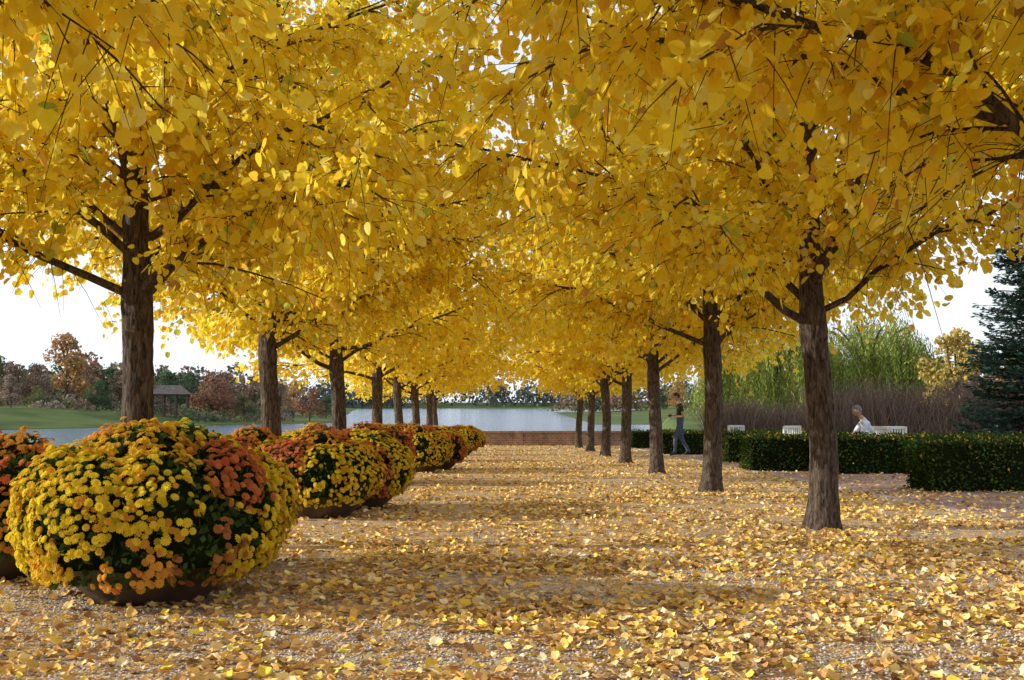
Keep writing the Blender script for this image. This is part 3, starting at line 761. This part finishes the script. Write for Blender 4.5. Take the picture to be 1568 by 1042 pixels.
J=dict(pelvis=(0,0,.98),waist=(0,0,1.11),chest=(.0,0,1.34),neck0=(.01,0,1.50),neck1=(.065,0,1.61),
 shL=(0,.20,1.42),elL=(-.06,.27,1.14),wrL=(.17,.12,1.13),shR=(0,-.20,1.42),elR=(-.06,-.27,1.14),wrR=(.19,-.10,1.16),
 hipL=(.01,.10,.9),knL=(.16,.10,.50),anL=(.17,.10,.09),heL=(.13,.10,.04),toL=(.33,.12,.037),
 hipR=(-.01,-.10,.9),knR=(-.05,-.10,.49),anR=(-.27,-.10,.12),heR=(-.32,-.10,.08),toR=(-.13,-.11,.037))
J['slL']=mid(J['shL'],J['elL'],.5);J['slR']=mid(J['shR'],J['elR'],.5)
py_=35.6;mx_=(1041-773)/1790*py_
man=person('walking_man',(mx_,py_,gz(py_)+.012),math.pi,J,RD,[M_shirtD,M_jeans,M_skin,M_shoe,M_skin])
man.scale=(1.05,1.05,1.05)
head(man,(.095,0,1.70),R(20),M_skin,M_hairD)
hand(man,'left_hand',J['wrL'],(.75,-.55,.05),(0.1,.3,.9),1)
hand(man,'right_hand',J['wrR'],(.75,.5,.05),(0.1,-.3,.9),-1)
mb=MB();box(mb,(.25,-.06,1.12),(.30,.07,1.20));tube(mb,[[.29,0,1.16],[.35,0,1.16]],[.03,.028],12,0,(0,0,0),cap=True)
obj('held_camera',mb.mesh('held_camera',[M_phone]),parent=man)
J=dict(pelvis=(0,0,.57),waist=(.04,0,.70),chest=(.15,0,.93),neck0=(.23,0,1.08),neck1=(.30,0,1.17),
 shL=(.18,.20,1.00),elL=(.33,.25,.76),wrL=(.52,.14,.68),shR=(.18,-.20,1.00),elR=(.33,-.25,.76),wrR=(.52,-.14,.66),
 hipL=(.05,.1,.55),knL=(.47,.13,.53),anL=(.45,.13,.09),heL=(.40,.13,.04),toL=(.62,.15,.037),
 hipR=(.05,-.1,.55),knR=(.47,-.13,.53),anR=(.48,-.13,.09),heR=(.43,-.13,.04),toR=(.65,-.15,.037))
J['slL']=mid(J['shL'],J['elL'],.85);J['slR']=mid(J['shR'],J['elR'],.85)
sm=person('seated_man',(SX+.12,25.3,gz(25.3)+.012),math.pi,J,RD,[M_shirtW,M_khaki,M_skin,M_shoe,M_skin])
head(sm,(.335,0,1.255),R(18),M_skin,M_hairG)
hand(sm,'left_hand',J['wrL'],(.8,-.4,-.2),(0,.2,.9),1)
hand(sm,'right_hand',J['wrR'],(.8,.4,-.2),(0,-.2,.9),-1)

# ------------------------------------------------------------------ light, sky, camera
EL=R(15.5)
w=bpy.data.worlds.new('World');SC.world=w;w.use_nodes=True;nt=w.node_tree
N=nt.nodes;Lk=nt.links
bg=N['Background'];sky=N.new('ShaderNodeTexSky');sky.sky_type='NISHITA';sky.sun_disc=False
AZ=1
tosun=Vector((-math.cos(EL)*math.cos(R(AZ)),-math.cos(EL)*math.sin(R(AZ)),math.sin(EL)))
sky.sun_elevation=EL;sky.sun_rotation=R(270-AZ);sky.air_density=1.0;sky.dust_density=1.0;sky.ozone_density=2.0
# bright white haze added to the sky to lift ambient light (stronger toward horizon)
tc=N.new('ShaderNodeTexCoord');sep=N.new('ShaderNodeSeparateXYZ');Lk.new(tc.outputs['Generated'],sep.inputs[0])
mr=N.new('ShaderNodeMapRange');mr.inputs['From Min'].default_value=0;mr.inputs['From Max'].default_value=.7;mr.inputs['To Min'].default_value=.95;mr.inputs['To Max'].default_value=.6
Lk.new(sep.outputs['Z'],mr.inputs['Value'])
ns=N.new('ShaderNodeTexNoise');ns.inputs['Scale'].default_value=2.5;ns.inputs['Detail'].default_value=6;Lk.new(tc.outputs['Generated'],ns.inputs['Vector'])
mm=N.new('ShaderNodeMath');mm.operation='MULTIPLY_ADD';mm.inputs[1].default_value=.5;mm.inputs[2].default_value=-.25;Lk.new(ns.outputs['Fac'],mm.inputs[0])
ad=N.new('ShaderNodeMath');ad.operation='ADD';ad.use_clamp=True;Lk.new(mr.outputs[0],ad.inputs[0]);Lk.new(mm.outputs[0],ad.inputs[1])
mx=N.new('ShaderNodeMix');mx.data_type='RGBA';Lk.new(ad.outputs[0],mx.inputs[0]);Lk.new(sky.outputs[0],mx.inputs[6]);mx.inputs[7].default_value=(7.1,7.5,8.2,1)
Lk.new(mx.outputs[2],bg.inputs[0]);bg.inputs[1].default_value=.15
L=bpy.data.lights.new('Sun','SUN');L.energy=5;L.angle=R(.5);L.color=(1,.96,.86)
so=bpy.data.objects.new('sun',L);so.rotation_euler=(-tosun).to_track_quat('-Z','Y').to_euler();so.location=(-20,0,20);COL.objects.link(so)
cam=bpy.data.cameras.new('Camera');cam.lens=1790/1568*36;cam.sensor_width=36;cam.clip_end=9000;cam.clip_start=.05
co=bpy.data.objects.new('Camera',cam);co.location=(0,0,1.0);co.rotation_euler=(R(90+3.17),0,R(-.35));COL.objects.link(co);SC.camera=co
SC.view_settings.view_transform='Standard';SC.view_settings.look='None';SC.view_settings.exposure=0
